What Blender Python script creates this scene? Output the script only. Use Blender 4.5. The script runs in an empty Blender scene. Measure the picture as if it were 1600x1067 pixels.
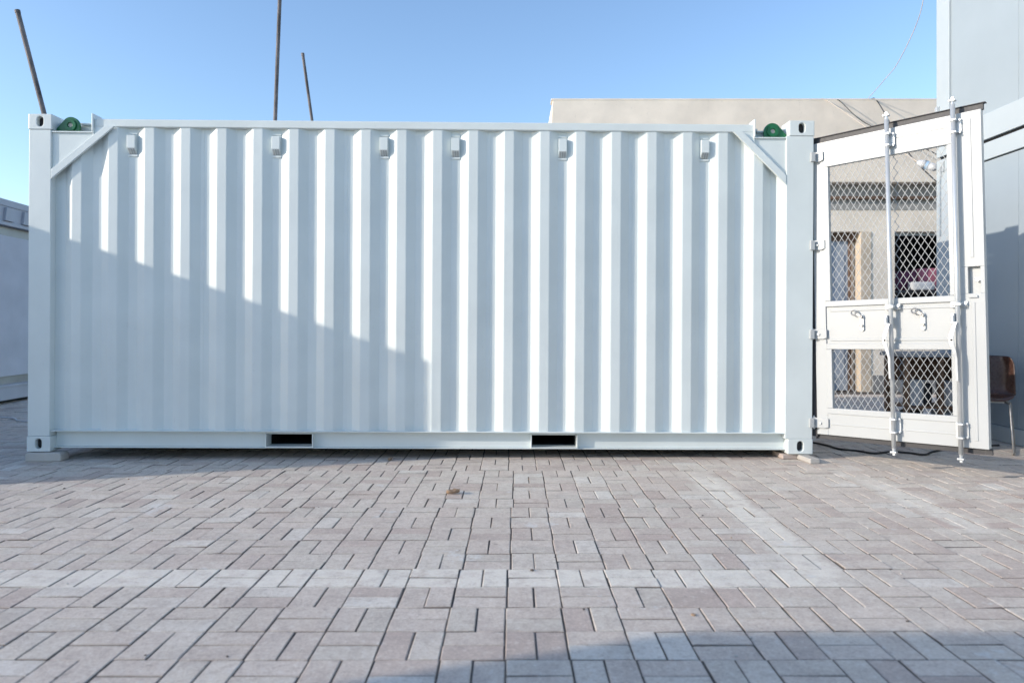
import bpy, bmesh, math, random
from mathutils import Vector, Matrix

random.seed(7)
S = bpy.context.scene
COL = S.collection
R = math.radians

# ------------------------------------------------------------------ camera
cam_d = bpy.data.cameras.new('camera')
cam = bpy.data.objects.new('camera', cam_d)
COL.objects.link(cam)
cam.location = (0, 0, 1.05)
cam.rotation_euler = (R(90), 0, 0)
cam_d.lens = 24.86
cam_d.sensor_width = 36
cam_d.shift_y = -0.0166
cam_d.clip_start = 0.05
cam_d.clip_end = 3000
cam_d.dof.use_dof = True
cam_d.dof.focus_distance = 5.35
cam_d.dof.aperture_fstop = 2.4
S.camera = cam

# ------------------------------------------------------------------ sky, sun, exposure
SUN_EL, SUN_AZ = R(18.5), R(17.5)          # the light travels along +x, turned SUN_AZ towards +y
W = bpy.data.worlds.new('World')
S.world = W
W.use_nodes = True
wn = W.node_tree
for n in list(wn.nodes):
    wn.nodes.remove(n)
sky = wn.nodes.new('ShaderNodeTexSky')
sky.sky_type = 'NISHITA'
sky.sun_disc = False
sky.sun_elevation = SUN_EL
sky.sun_rotation = math.atan2(-math.cos(SUN_AZ), -math.sin(SUN_AZ))
sky.altitude = 0
sky.air_density = 1.0
sky.dust_density = 0.7
sky.ozone_density = 3.0
bg = wn.nodes.new('ShaderNodeBackground')
bg.inputs['Strength'].default_value = 0.15
wo = wn.nodes.new('ShaderNodeOutputWorld')
hs = wn.nodes.new('ShaderNodeHueSaturation')
hs.inputs['Saturation'].default_value = 0.98
wn.links.new(sky.outputs[0], hs.inputs['Color'])
wn.links.new(hs.outputs[0], bg.inputs[0])
wn.links.new(bg.outputs[0], wo.inputs[0])

sl = bpy.data.lights.new('sun', 'SUN')
sl.energy = 2.1
sl.angle = R(0.53)
sl.color = (1.0, 0.89, 0.76)
sun = bpy.data.objects.new('sun', sl)
COL.objects.link(sun)
sdir = Vector((math.cos(SUN_AZ) * math.cos(SUN_EL), math.sin(SUN_AZ) * math.cos(SUN_EL), -math.sin(SUN_EL)))
sun.rotation_euler = sdir.to_track_quat('-Z', 'Y').to_euler()
sun.location = (-20, -8, 12)

S.view_settings.view_transform = 'Standard'
S.view_settings.look = 'None'
S.view_settings.gamma = 1
S.view_settings.use_curve_mapping = False
S.view_settings.exposure = 0.95
S.render.engine = 'CYCLES'
S.cycles.max_bounces = 8


# ------------------------------------------------------------------ materials
def nd(t, typ, **kw):
    n = t.nodes.new(typ)
    for k, v in kw.items():
        setattr(n, k, v)
    return n


def mathn(t, op, a, b=None, clamp=False):
    n = t.nodes.new('ShaderNodeMath')
    n.operation = op
    n.use_clamp = clamp
    for i, v in enumerate((a, b)):
        if v is None:
            continue
        if isinstance(v, (int, float)):
            n.inputs[i].default_value = v
        else:
            t.links.new(v, n.inputs[i])
    return n.outputs[0]


def mixc(t, fac, a, b, blend='MIX'):
    n = t.nodes.new('ShaderNodeMix')
    n.data_type = 'RGBA'
    n.blend_type = blend
    for s, v in ((n.inputs[0], fac), (n.inputs[6], a), (n.inputs[7], b)):
        if isinstance(v, (int, float)):
            s.default_value = v
        elif isinstance(v, tuple):
            s.default_value = (*v[:3], 1)
        else:
            t.links.new(v, s)
    return n.outputs[2]


def noise(t, vec, scale, detail=4, rough=0.55):
    n = t.nodes.new('ShaderNodeTexNoise')
    n.inputs['Scale'].default_value = scale
    n.inputs['Detail'].default_value = detail
    n.inputs['Roughness'].default_value = rough
    if vec is not None:
        t.links.new(vec, n.inputs['Vector'])
    return n.outputs['Fac']


def ramp(t, fac, stops):
    n = t.nodes.new('ShaderNodeValToRGB')
    e = n.color_ramp.elements
    while len(e) < len(stops):
        e.new(0.5)
    for i, (p, c) in enumerate(stops):
        e[i].position = p
        e[i].color = (c, c, c, 1) if isinstance(c, (int, float)) else (*c, 1)
    t.links.new(fac, n.inputs[0])
    return n.outputs[0]


def newmat(name):
    m = bpy.data.materials.new(name)
    m.use_nodes = True
    t = m.node_tree
    p = t.nodes['Principled BSDF']
    return m, t, p


def mapping(t, scale=(1, 1, 1), coord='Object'):
    tc = t.nodes.new('ShaderNodeTexCoord')
    mp = t.nodes.new('ShaderNodeMapping')
    mp.inputs['Scale'].default_value = scale
    t.links.new(tc.outputs[coord], mp.inputs['Vector'])
    return mp.outputs[0]


def bump(t, p, h, strength, dist):
    b = t.nodes.new('ShaderNodeBump')
    b.inputs['Strength'].default_value = strength
    b.inputs['Distance'].default_value = dist
    t.links.new(h, b.inputs['Height'])
    t.links.new(b.outputs[0], p.inputs['Normal'])


def paint(name, col, rough=0.4, var=0.06, dirt=0.25, dirtcol=(0.35, 0.33, 0.29), bstr=0.15, metallic=0.0, scale=(1, 1, 1)):
    m, t, p = newmat(name)
    v = mapping(t, scale)
    n1 = noise(t, v, 2.3, 5)
    n2 = noise(t, v, 38, 4, 0.65)
    dark = tuple(c * (1 - var * 2) for c in col)
    light = tuple(min(1, c * (1 + var)) for c in col)
    c = mixc(t, ramp(t, n1, [(0.3, 0.0), (0.7, 1.0)]), dark, light)
    vs = mapping(t, (9, 9, 0.8))
    n3 = noise(t, vs, 3.1, 6, 0.7)
    sp = ramp(t, mathn(t, 'MULTIPLY', n3, n2), [(0.34, 0.0), (0.5, 1.0)])
    c = mixc(t, mathn(t, 'MULTIPLY', sp, dirt), c, dirtcol)
    t.links.new(c, p.inputs['Base Color'])
    rr = mathn(t, 'ADD', mathn(t, 'MULTIPLY', n2, 0.18), rough - 0.09)
    t.links.new(rr, p.inputs['Roughness'])
    p.inputs['Metallic'].default_value = metallic
    h = mathn(t, 'ADD', mathn(t, 'MULTIPLY', n1, 1.0), mathn(t, 'MULTIPLY', n2, 0.12))
    bump(t, p, h, bstr, 0.02)
    return m


M = {}
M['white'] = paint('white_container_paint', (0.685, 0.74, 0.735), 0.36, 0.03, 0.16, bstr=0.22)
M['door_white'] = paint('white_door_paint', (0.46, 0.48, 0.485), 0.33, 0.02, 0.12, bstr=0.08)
M['cabin'] = paint('cabin_sandwich_panel', (0.325, 0.38, 0.42), 0.45, 0.02, 0.12, bstr=0.05)
M['mesh'] = paint('grey_white_mesh_paint', (0.34, 0.36, 0.37), 0.5, 0.05, 0.2)
M['cabin_frame'] = paint('cabin_frame_paint', (0.42, 0.475, 0.51), 0.45, 0.02, 0.12)
M['cabin_old'] = paint('weathered_cabin_paint', (0.44, 0.455, 0.50), 0.5, 0.05, 0.35, bstr=0.12)
M['cabin_panel'] = paint('dusty_white_panel', (0.56, 0.57, 0.62), 0.6, 0.05, 0.3, bstr=0.2)
M['green'] = paint('green_gloss_paint', (0.008, 0.13, 0.045), 0.3, 0.12, 0.12, bstr=0.25)
M['zinc'] = paint('galvanised_steel', (0.60, 0.63, 0.65), 0.36, 0.1, 0.2, metallic=0.45, bstr=0.15)
M['zinc_dark'] = paint('dull_steel', (0.34, 0.34, 0.34), 0.45, 0.1, 0.3, metallic=0.6)
M['rubber'] = paint('black_rubber', (0.045, 0.045, 0.05), 0.55, 0.1, 0.5, dirtcol=(0.22, 0.21, 0.2), bstr=0.3)
M['dark'] = paint('dark_underside', (0.03, 0.03, 0.032), 0.8, 0.2, 0.4)
M['gap'] = paint('black_joint_and_shade', (0.008, 0.008, 0.009), 0.9)  # black for cabin joints, and for shade in stacking gap and fork tunnels
M['pole'] = paint('rusty_steel_tube', (0.165, 0.145, 0.14), 0.7, 0.35, 0.8, dirtcol=(0.20, 0.19, 0.20), bstr=0.4, scale=(6, 6, 2))
M['cream'] = paint('cream_render', (0.86, 0.77, 0.65), 0.9, 0.06, 0.35, dirtcol=(0.40, 0.36, 0.31), bstr=0.3)
M['wall_foot_shade'] = paint('grey_wall_foot_shade', (0.24, 0.24, 0.24), 0.9, 0.15, 0.4)
M['greyband_and_shade'] = paint('grey_render_and_shade', (0.34, 0.335, 0.32), 0.9, 0.06, 0.3)
M['jamb'] = paint('pale_timber', (0.62, 0.52, 0.40), 0.7, 0.1, 0.3)
M['hdoor'] = paint('blue_grey_door', (0.36, 0.41, 0.48), 0.5, 0.08, 0.2)
M['brownline'] = paint('brown_trim', (0.16, 0.10, 0.07), 0.7, 0.2, 0.3)
M['wood'] = paint('brown_rack_timber', (0.22, 0.12, 0.07), 0.6, 0.25, 0.3, scale=(3, 3, 20))
M['greytop'] = paint('grey_tabletop', (0.34, 0.35, 0.37), 0.5, 0.1, 0.3)
M['sack'] = paint('white_plastic', (0.62, 0.63, 0.65), 0.5, 0.12, 0.3, bstr=0.5)
M['sackdark'] = paint('dark_plastic', (0.05, 0.05, 0.06), 0.5, 0.2, 0.3)
M['pink'] = paint('pink_fabric', (0.42, 0.14, 0.20), 0.85, 0.2, 0.2)
M['maroon'] = paint('maroon_fabric', (0.12, 0.03, 0.07), 0.85, 0.2, 0.2)
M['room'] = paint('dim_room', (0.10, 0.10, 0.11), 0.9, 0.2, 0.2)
M['chair'] = paint('glossy_brown_plastic', (0.070, 0.032, 0.022), 0.28, 0.2, 0.3, dirtcol=(0.2, 0.15, 0.12), bstr=0.1)
M['cable'] = paint('black_cable', (0.02, 0.02, 0.022), 0.5, 0.1, 0.3, dirtcol=(0.15, 0.14, 0.13))
M['whitecable'] = paint('white_cable', (0.7, 0.7, 0.72), 0.5)
M['beigecable'] = paint('beige_cable', (0.55, 0.48, 0.40), 0.6)
M['lamp'] = paint('white_lamp_plastic', (0.55, 0.57, 0.6), 0.35)
M['bluetape'] = paint('pale_blue_band', (0.30, 0.45, 0.62), 0.5)
M['leaf'] = paint('dry_leaf', (0.42, 0.29, 0.19), 0.8, 0.3, 0.3)
M['block'] = paint('pale_concrete', (0.50, 0.48, 0.45), 0.9, 0.12, 0.5, dirtcol=(0.30, 0.27, 0.24), bstr=0.6)
M['pinkblock'] = paint('pinkish_concrete', (0.50, 0.42, 0.38), 0.9, 0.12, 0.4, bstr=0.6)


def paver_material():
    m, t, p = newmat('concrete_paver')
    geo = nd(t, 'ShaderNodeNewGeometry')
    pos = geo.outputs['Position']
    oi = nd(t, 'ShaderNodeObjectInfo')
    at = nd(t, 'ShaderNodeAttribute', attribute_name='tint')
    base = mixc(t, 1.0, oi.outputs['Color'], at.outputs['Color'], 'MULTIPLY')
    sep = nd(t, 'ShaderNodeSeparateXYZ')
    t.links.new(pos, sep.inputs[0])
    x, y = sep.outputs[0], sep.outputs[1]
    nbig = noise(t, pos, 0.9, 6, 0.6)
    nmid = noise(t, pos, 6.5, 6, 0.65)
    nfin = noise(t, pos, 90, 5, 0.7)
    ngr = noise(t, pos, 420, 2, 0.6)
    # dust film
    base = mixc(t, mathn(t, 'MULTIPLY', ramp(t, nbig, [(0.40, 0.0), (0.62, 1.0)]), 0.62), base, (0.62, 0.54, 0.47))
    base = mixc(t, mathn(t, 'MULTIPLY', ramp(t, nmid, [(0.46, 0.0), (0.64, 1.0)]), 0.38), base, (0.37, 0.315, 0.285))
    nsp = noise(t, pos, 31, 6, 0.75)
    base = mixc(t, mathn(t, 'MULTIPLY', ramp(t, nsp, [(0.50, 0.0), (0.64, 1.0)]), 0.45), base, (0.34, 0.29, 0.26))
    base = mixc(t, mathn(t, 'MULTIPLY', ramp(t, nsp, [(0.34, 1.0), (0.46, 0.0)]), 0.40), base, (0.72, 0.68, 0.63))
    # faded road paint: one row across, two lines running away from the camera
    wob = mathn(t, 'MULTIPLY', mathn(t, 'SUBTRACT', nmid, 0.5), 0.16)
    yw = mathn(t, 'ADD', y, mathn(t, 'MULTIPLY', wob, 0.3))
    xw = mathn(t, 'ADD', x, wob)

    def band(v, c, hw, soft):
        d = mathn(t, 'ABSOLUTE', mathn(t, 'SUBTRACT', v, c))
        return mathn(t, 'DIVIDE', mathn(t, 'SUBTRACT', hw + soft, d), soft, True)

    def above(v, c, soft):
        return mathn(t, 'DIVIDE', mathn(t, 'SUBTRACT', v, c), soft, True)

    def below(v, c, soft):
        return mathn(t, 'DIVIDE', mathn(t, 'SUBTRACT', c, v), soft, True)
    b1 = mathn(t, 'MULTIPLY', band(yw, 2.93, 0.10, 0.012), below(xw, 1.42, 0.1))
    b2 = mathn(t, 'MULTIPLY', band(xw, 1.31, 0.07, 0.05), mathn(t, 'MULTIPLY', above(y, 2.95, 0.1), below(y, 5.2, 0.5)))
    b3 = mathn(t, 'MULTIPLY', band(xw, 2.40, 0.06, 0.05), mathn(t, 'MULTIPLY', above(y, 3.5, 0.2), below(y, 5.0, 0.4)))
    bm_ = mathn(t, 'MAXIMUM', b1, mathn(t, 'MAXIMUM', b2, mathn(t, 'MULTIPLY', b3, 0.8)))
    wear = ramp(t, noise(t, pos, 14, 6, 0.7), [(0.30, 0.0), (0.55, 1.0)])
    pm = mathn(t, 'MULTIPLY', mathn(t, 'MULTIPLY', bm_, wear), 0.82)
    base = mixc(t, pm, base, (0.78, 0.73, 0.64))
    # splashes of white paint / lime
    spl = ramp(t, mathn(t, 'ADD', mathn(t, 'MULTIPLY', noise(t, pos, 2.1, 2), 0.6), mathn(t, 'MULTIPLY', noise(t, pos, 17, 5, 0.7), 0.4)),
               [(0.615, 0.0), (0.64, 1.0)])
    base = mixc(t, mathn(t, 'MULTIPLY', spl, 0.55), base, (0.66, 0.65, 0.63))
    # dark oily spots
    ds = ramp(t, noise(t, pos, 9.3, 3, 0.6), [(0.70, 0.0), (0.74, 1.0)])
    base = mixc(t, mathn(t, 'MULTIPLY', ds, 0.35), base, (0.10, 0.085, 0.075))
    # grain
    base = mixc(t, 0.55, base, ramp(t, nfin, [(0.25, 0.36), (0.75, 0.78)]), 'OVERLAY')
    base = mixc(t, 0.25, base, ramp(t, ngr, [(0.3, 0.2), (0.7, 0.8)]), 'OVERLAY')
    # joint sand sticks to the sides of each stone
    sn = nd(t, 'ShaderNodeSeparateXYZ')
    t.links.new(geo.outputs['True Normal'], sn.inputs[0])
    side = mathn(t, 'DIVIDE', mathn(t, 'SUBTRACT', 0.80, sn.outputs[2]), 0.6, True)
    base = mixc(t, mathn(t, 'MULTIPLY', side, 0.93), base, (0.12, 0.102, 0.09))
    t.links.new(base, p.inputs['Base Color'])
    p.inputs['Roughness'].default_value = 0.82
    h = mathn(t, 'ADD', mathn(t, 'MULTIPLY', nfin, 0.7), mathn(t, 'MULTIPLY', ngr, 0.5))
    h = mathn(t, 'ADD', h, mathn(t, 'MULTIPLY', nmid, 1.5))
    bump(t, p, h, 0.6, 0.007)
    return m


def sand_material(name, a, b):
    m, t, p = newmat(name)
    geo = nd(t, 'ShaderNodeNewGeometry')
    n1 = noise(t, geo.outputs['Position'], 1.7, 8, 0.65)
    n2 = noise(t, geo.outputs['Position'], 60, 4, 0.7)
    c = mixc(t, n1, a, b)
    c = mixc(t, 0.5, c, ramp(t, n2, [(0.25, 0.25), (0.75, 0.75)]), 'OVERLAY')
    t.links.new(c, p.inputs['Base Color'])
    p.inputs['Roughness'].default_value = 0.95
    bump(t, p, n2, 0.5, 0.01)
    return m


M['paver'] = paver_material()
M['joint'] = sand_material('joint_sand', (0.07, 0.06, 0.053), (0.15, 0.13, 0.115))
M['earth'] = sand_material('dusty_yard', (0.26, 0.235, 0.21), (0.36, 0.33, 0.30))


# ------------------------------------------------------------------ mesh helpers
class MB:
    def __init__(self):
        self.v, self.f = [], []

    def add(self, vs, fs):
        o = len(self.v)
        self.v += [tuple(p) for p in vs]
        self.f += [tuple(i + o for i in f) for f in fs]
        return self

    def box(self, x0, x1, y0, y1, z0, z1):
        vs = [(x0, y0, z0), (x1, y0, z0), (x1, y1, z0), (x0, y1, z0), (x0, y0, z1), (x1, y0, z1), (x1, y1, z1), (x0, y1, z1)]
        return self.add(vs, [(0, 3, 2, 1), (4, 5, 6, 7), (0, 1, 5, 4), (1, 2, 6, 5), (2, 3, 7, 6), (3, 0, 4, 7)])

    def prism_y(self, pts, y0, y1):
        """polygon in x-z (counter-clockwise seen from -y) pushed from y0 to y1"""
        n = len(pts)
        vs = [(x, y0, z) for x, z in pts] + [(x, y1, z) for x, z in pts]
        fs = [tuple(range(n)), tuple(range(2 * n - 1, n - 1, -1))]
        fs += [(i, i + n, (i + 1) % n + n, (i + 1) % n) for i in range(n)]
        return self.add(vs, fs)

    def bar(self, a, b, w, y0, y1):
        """flat bar in the x-z plane between a and b"""
        ax, az = a
        bx, bz = b
        l = math.hypot(bx - ax, bz - az)
        nx, nz = -(bz - az) / l * w / 2, (bx - ax) / l * w / 2
        return self.prism_y([(ax - nx, az - nz), (bx - nx, bz - nz), (bx + nx, bz + nz), (ax + nx, az + nz)], y0, y1)

    def tube(self, pts, r, seg=10, cap=True):
        pts = [Vector(p) for p in pts]
        rr = r if isinstance(r, (list, tuple)) else [r] * len(pts)
        o = len(self.v)
        up = Vector((0, 0, 1))
        for i, p in enumerate(pts):
            d = (pts[min(i + 1, len(pts) - 1)] - pts[max(i - 1, 0)]).normalized()
            u = d.cross(up)
            if u.length < 1e-3:
                u = d.cross(Vector((1, 0, 0)))
            u.normalize()
            w = d.cross(u)
            for k in range(seg):
                a = 2 * math.pi * k / seg
                self.v.append(tuple(p + (u * math.cos(a) + w * math.sin(a)) * rr[i]))
        for i in range(len(pts) - 1):
            for k in range(seg):
                a, b = o + i * seg + k, o + i * seg + (k + 1) % seg
                self.f.append((a, b, b + seg, a + seg))
        if cap:
            self.f.append(tuple(o + k for k in range(seg))[::-1])
            e = o + (len(pts) - 1) * seg
            self.f.append(tuple(e + k for k in range(seg)))
        return self

    def hole_plate(self, x0, x1, z0, z1, hole, y0, y1):
        """rectangular plate (in x-z) with one hole, thickness y0..y1"""
        cx = sum(p[0] for p in hole) / len(hole)
        cz = sum(p[1] for p in hole) / len(hole)
        out = []
        for hx, hz in hole:
            dx, dz = hx - cx, hz - cz
            ts = []
            if dx > 1e-9: ts.append((x1 - cx) / dx)
            if dx < -1e-9: ts.append((x0 - cx) / dx)
            if dz > 1e-9: ts.append((z1 - cz) / dz)
            if dz < -1e-9: ts.append((z0 - cz) / dz)
            k = min(ts)
            out.append([cx + dx * k, cz + dz * k])
        for c in ((x0, z0), (x1, z0), (x1, z1), (x0, z1)):
            j = min(range(len(out)), key=lambda i: (out[i][0] - c[0]) ** 2 + (out[i][1] - c[1]) ** 2)
            out[j] = list(c)
        n = len(hole)
        vs = [(x, y0, z) for x, z in out] + [(x, y0, z) for x, z in hole] + [(x, y1, z) for x, z in out] + [(x, y1, z) for x, z in hole]
        fs = []
        for i in range(n):
            j = (i + 1) % n
            fs += [(i, j, n + j, n + i), (2 * n + j, 2 * n + i, 3 * n + i, 3 * n + j), (n + i, n + j, 3 * n + j, 3 * n + i), (j, i, 2 * n + i, 2 * n + j)]
        return self.add(vs, fs)

    def build(self, name, mat, parent=None, bevel=0.0, smooth=False, seg=2):
        me = bpy.data.meshes.new(name)
        me.from_pydata(self.v, [], self.f)
        bm = bmesh.new()
        bm.from_mesh(me)
        bmesh.ops.recalc_face_normals(bm, faces=bm.faces)
        bm.to_mesh(me)
        bm.free()
        me.materials.append(M[mat])
        if smooth:
            for p in me.polygons:
                p.use_smooth = True
        o = bpy.data.objects.new(name, me)
        COL.objects.link(o)
        if parent:
            o.parent = parent
        if bevel:
            b = o.modifiers.new('bevel', 'BEVEL')
            b.width = bevel
            b.segments = seg
            b.limit_method = 'ANGLE'
            b.angle_limit = R(40)
        return o


def stadium(cx, cz, w, h, n=6):
    r = w / 2
    pts = []
    for k in range(n + 1):
        a = math.pi * k / n
        pts.append((cx + r * math.cos(a), cz + h / 2 - r + r * math.sin(a)))
    for k in range(n + 1):
        a = math.pi + math.pi * k / n
        pts.append((cx + r * math.cos(a), cz - h / 2 + r + r * math.sin(a)))
    return pts


def circle(cx, cz, r, n=16, a0=0.0):
    return [(cx + r * math.cos(a0 + 2 * math.pi * k / n), cz + r * math.sin(a0 + 2 * math.pi * k / n)) for k in range(n)]


def tag(o, label, cat, group=None):
    o['label'] = label
    o['category'] = cat
    if group:
        o['group'] = group
    return o


def empty(name, loc=(0, 0, 0), rot=(0, 0, 0)):
    o = bpy.data.objects.new(name, None)
    COL.objects.link(o)
    o.location = loc
    o.rotation_euler = rot
    o.empty_display_size = 0.1
    return o


def copy_tree(o, parent=None):
    c = o.copy()
    COL.objects.link(c)
    c.parent = parent
    for ch in list(o.children):
        copy_tree(ch, c)
    return c


# ------------------------------------------------------------------ ground
g = MB()
g.add([(-400, -60, -0.06), (400, -60, -0.06), (400, 900, -0.06), (-400, 900, -0.06)], [(0, 1, 2, 3)])
go = g.build('ground', 'earth')
go['kind'] = 'structure'

PX0, PX1, PY0, PY1 = -9.2, 7.4, 1.3, 10.6
g = MB()
g.box(-30, 30, -20, 40, -0.055, -0.0052)
pav = g.build('pavement', 'joint')
pav['kind'] = 'structure'

P = 0.205
OX, OY = -0.006, 3.037
GAPX, GAPY = 0.0050, 0.0040


def paver_verts(rng, turned, half=(0.1025, 0.05125), chip=0.0014):
    gx, gy = (GAPY, GAPX) if turned else (GAPX, GAPY)
    hx, hy = half[0] - gx / 2, half[1] - gy / 2
    c = (0.0022, 0.003) if turned else (0.003, 0.0022)
    vs = []
    for z, ins in ((-0.03, 0.0), (-0.003, 0.0), (0.0, 1.0)):
        for sx, sy in ((-1, -1), (1, -1), (1, 1), (-1, 1)):
            vs.append((sx * (hx - ins * c[0]) + rng.uniform(-chip, chip) * 0.7, sy * (hy - ins * c[1]) + rng.uniform(-chip, chip) * 0.7, z))
    fs = [(8, 9, 10, 11)]
    for k in range(4):
        j = (k + 1) % 4
        fs += [(4 + k, 4 + j, 8 + j, 8 + k), (k, j, 4 + j, 4 + k)]
    return vs, fs


def tint_of(rng):
    k = rng.random()
    if k < 0.50:
        c = (0.575, 0.495, 0.435)
    elif k < 0.80:
        c = (0.585, 0.525, 0.46)
    elif k < 0.945:
        c = (0.475, 0.39, 0.345)
    else:
        c = (0.68, 0.635, 0.57)
    f = rng.uniform(0.92, 1.08)
    return tuple(x * f for x in c)


rng = random.Random(11)
spots = []
i0, i1 = int((PX0 - OX) / P) - 1, int((PX1 - OX) / P) + 1
j0, j1 = int((PY0 - OY) / P) - 1, int((PY1 - OY) / P) + 1
for j in range(j0, j1):
    rowshift = 0.020 * math.sin((j // 5) * 2.3) + rng.gauss(0, 0.0022)
    for i in range(i0, i1):
        cx, cy = OX + (i + 0.5) * P + rowshift, OY + (j + 0.5) * P
        horiz = (i + j) % 2 != 0
        for s in (-1, 1):
            if horiz:
                x, y, rz = cx, cy + s * P / 4, 0.0
            else:
                x, y, rz = cx + s * P / 4, cy, math.pi / 2
            spots.append((x + rng.gauss(0, 0.0008), y + rng.gauss(0, 0.0008), rng.gauss(0, 0.0011), rz + rng.gauss(0, 0.004),
                          rng.gauss(0, 0.005), rng.gauss(0, 0.005), tint_of(rng)))


def in_view(s):
    x, y = s[0], s[1]
    return y > 1.9 and abs(x) < y * 0.724 + 0.06 and 1.05 / y < (1067 - 500) / 1105


vis = sorted([k for k, s in enumerate(spots) if in_view(s)], key=lambda k: spots[k][0] ** 2 + spots[k][1] ** 2)[:300]
near = set(vis)
protos = []
for q in range(10):
    vs, fs = paver_verts(rng, q >= 5)
    me = bpy.data.meshes.new('paver')
    me.from_pydata(vs, [], fs)
    ca = me.color_attributes.new('tint', 'FLOAT_COLOR', 'POINT')
    for d in ca.data:
        d.color = (1, 1, 1, 1)
    me.materials.append(M['paver'])
    protos.append(me)
for n, k in enumerate(vis):
    x, y, z, rz, rx, ry, c = spots[k]
    o = bpy.data.objects.new('paver', protos[n % 5 + (5 if rz > 1 else 0)])
    COL.objects.link(o)
    o.location = (x, y, z)
    o.rotation_euler = (rx, ry, rz + (math.pi if (n // 5) % 2 else 0))
    o.color = (*c, 1)
    o.parent = pav
FV, FF, FC = [], [], []
for k, (x, y, z, rz, rx, ry, c) in enumerate(spots):
    if k in near:
        continue
    vs, fs = paver_verts(rng, rz > 1)
    ca, sa = math.cos(rz), math.sin(rz)
    o = len(FV)
    for vx, vy, vz in vs:
        FV.append((x + vx * ca - vy * sa, y + vx * sa + vy * ca, z + vz + vx * -ry + vy * rx))
        FC.append(c)
    FF += [tuple(a + o for a in f) for f in fs]
me = bpy.data.meshes.new('paver_field')
me.from_pydata(FV, [], FF)
ca = me.color_attributes.new('tint', 'FLOAT_COLOR', 'POINT')
flat = []
for c in FC:
    flat += [c[0], c[1], c[2], 1.0]
ca.data.foreach_set('color', flat)
me.materials.append(M['paver'])
pf = bpy.data.objects.new('paver_field', me)
COL.objects.link(pf)
pf.parent = pav
pf['kind'] = 'stuff'
pf.color = (1, 1, 1, 1)

# ------------------------------------------------------------------ the container
CL, CH, CW = 6.058, 2.591, 2.438
con = empty('shipping_container', (-3.722, 5.43, 0.0746), (0, R(0.31), R(0.69)))
tag(con, 'long white corrugated steel shipping container with green lifting lugs, filling the middle', 'container')
PL, PR = 0.167, 5.845            # inner edges of the front corner posts
CREST, VALLEY = 0.028, 0.064


def rounded(poly, r=0.005, n=2):
    out = [poly[0]]
    for a, b, c in zip(poly, poly[1:], poly[2:]):
        b_, a_, c_ = Vector(b), Vector(a), Vector(c)
        d1, d2 = (a_ - b_), (c_ - b_)
        k = min(r, d1.length * 0.4, d2.length * 0.4)
        p1, p2 = b_ + d1.normalized() * k, b_ + d2.normalized() * k
        for q in range(n + 1):
            t = q / n
            out.append(tuple((p1 * (1 - t) + b_ * t) * (1 - t) + (b_ * (1 - t) + p2 * t) * t))
    out.append(poly[-1])
    return out


prof = [(PL - 0.02, VALLEY)]
for n in range(20):
    c = 0.349 + 0.2783 * n
    prof += [(c - 0.104, VALLEY), (c - 0.036, CREST), (c + 0.036, CREST), (c + 0.104, VALLEY)]
prof += [(5.792, VALLEY), (5.847, 0.022), (5.90, 0.022)]
prof = rounded(prof)
b = MB()
n = len(prof)
zs = [0.163, 0.9, 1.6, 2.2, 2.515]
for z in zs:
    b.v += [(x, y, z if (0.49 < x < 5.59) else min(z, 2.4515)) for x, y in prof]
for k in range(len(zs) - 1):
    for i in range(n - 1):
        b.f.append((k * n + i, k * n + i + 1, (k + 1) * n + i + 1, (k + 1) * n + i))
sp = b.build('side_panel', 'white', con)
sm = sp.modifiers.new('solidify', 'SOLIDIFY')
sm.thickness = 0.002
sm.offset = -1
# weld seams between the pressed sheets
for k in (3, 7, 11, 15):
    c = 0.349 + 0.2783 * k + 0.128
    MB().box(c - 0.003, c + 0.003, VALLEY - 0.0035, VALLEY + 0.001, 0.165, 2.503).build('weld_seam', 'white', con, 0.001)

# posts
for x0, x1, y0, y1 in ((0.0, PL, 0.0, 0.15), (PR, CL, 0.0, 0.12), (0.0, PL, CW - 0.15, CW), (PR, CL, CW - 0.12, CW)):
    MB().box(x0, x1, y0, y1, 0.119, 2.472).build('corner_post', 'white', con, 0.004)


def casting(x0, x1, y0, y1, z0, z1, back=False):
    b = MB()
    b.hole_plate(x0, x1, z0, z1, stadium((x0 + x1) / 2, (z0 + z1) / 2 + 0.002, 0.050, 0.080), y0, y1)
    o = b.build('corner_casting', 'white', con, 0.005)
    # dark pocket behind the hole
    p = MB().prism_y(stadium((x0 + x1) / 2, (z0 + z1) / 2 + 0.002, 0.0496, 0.0796), (y0 + y1) / 2 - 0.045, (y0 + y1) / 2 + 0.045)
    p.build('casting_pocket', 'dark', o)
    return o


for bk in (False, True):
    y0, y1 = (-0.005, 0.157) if not bk else (CW - 0.157, CW + 0.005)
    for x0, x1 in ((-0.004, 0.176), (5.866, 6.062)):
        casting(x0, x1, y0, y1, 0.0, 0.118, bk)
        casting(x0, x1, y0, y1, 2.473, 2.591, bk)

# top rails
MB().box(0.488, 5.598, 0.018, 0.085, 2.503, 2.563).build('top_rail', 'white', con, 0.006)
MB().box(PL, PR, CW - 0.085, CW - 0.018, 2.503, 2.563).build('top_rail', 'white', con, 0.006)
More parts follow.
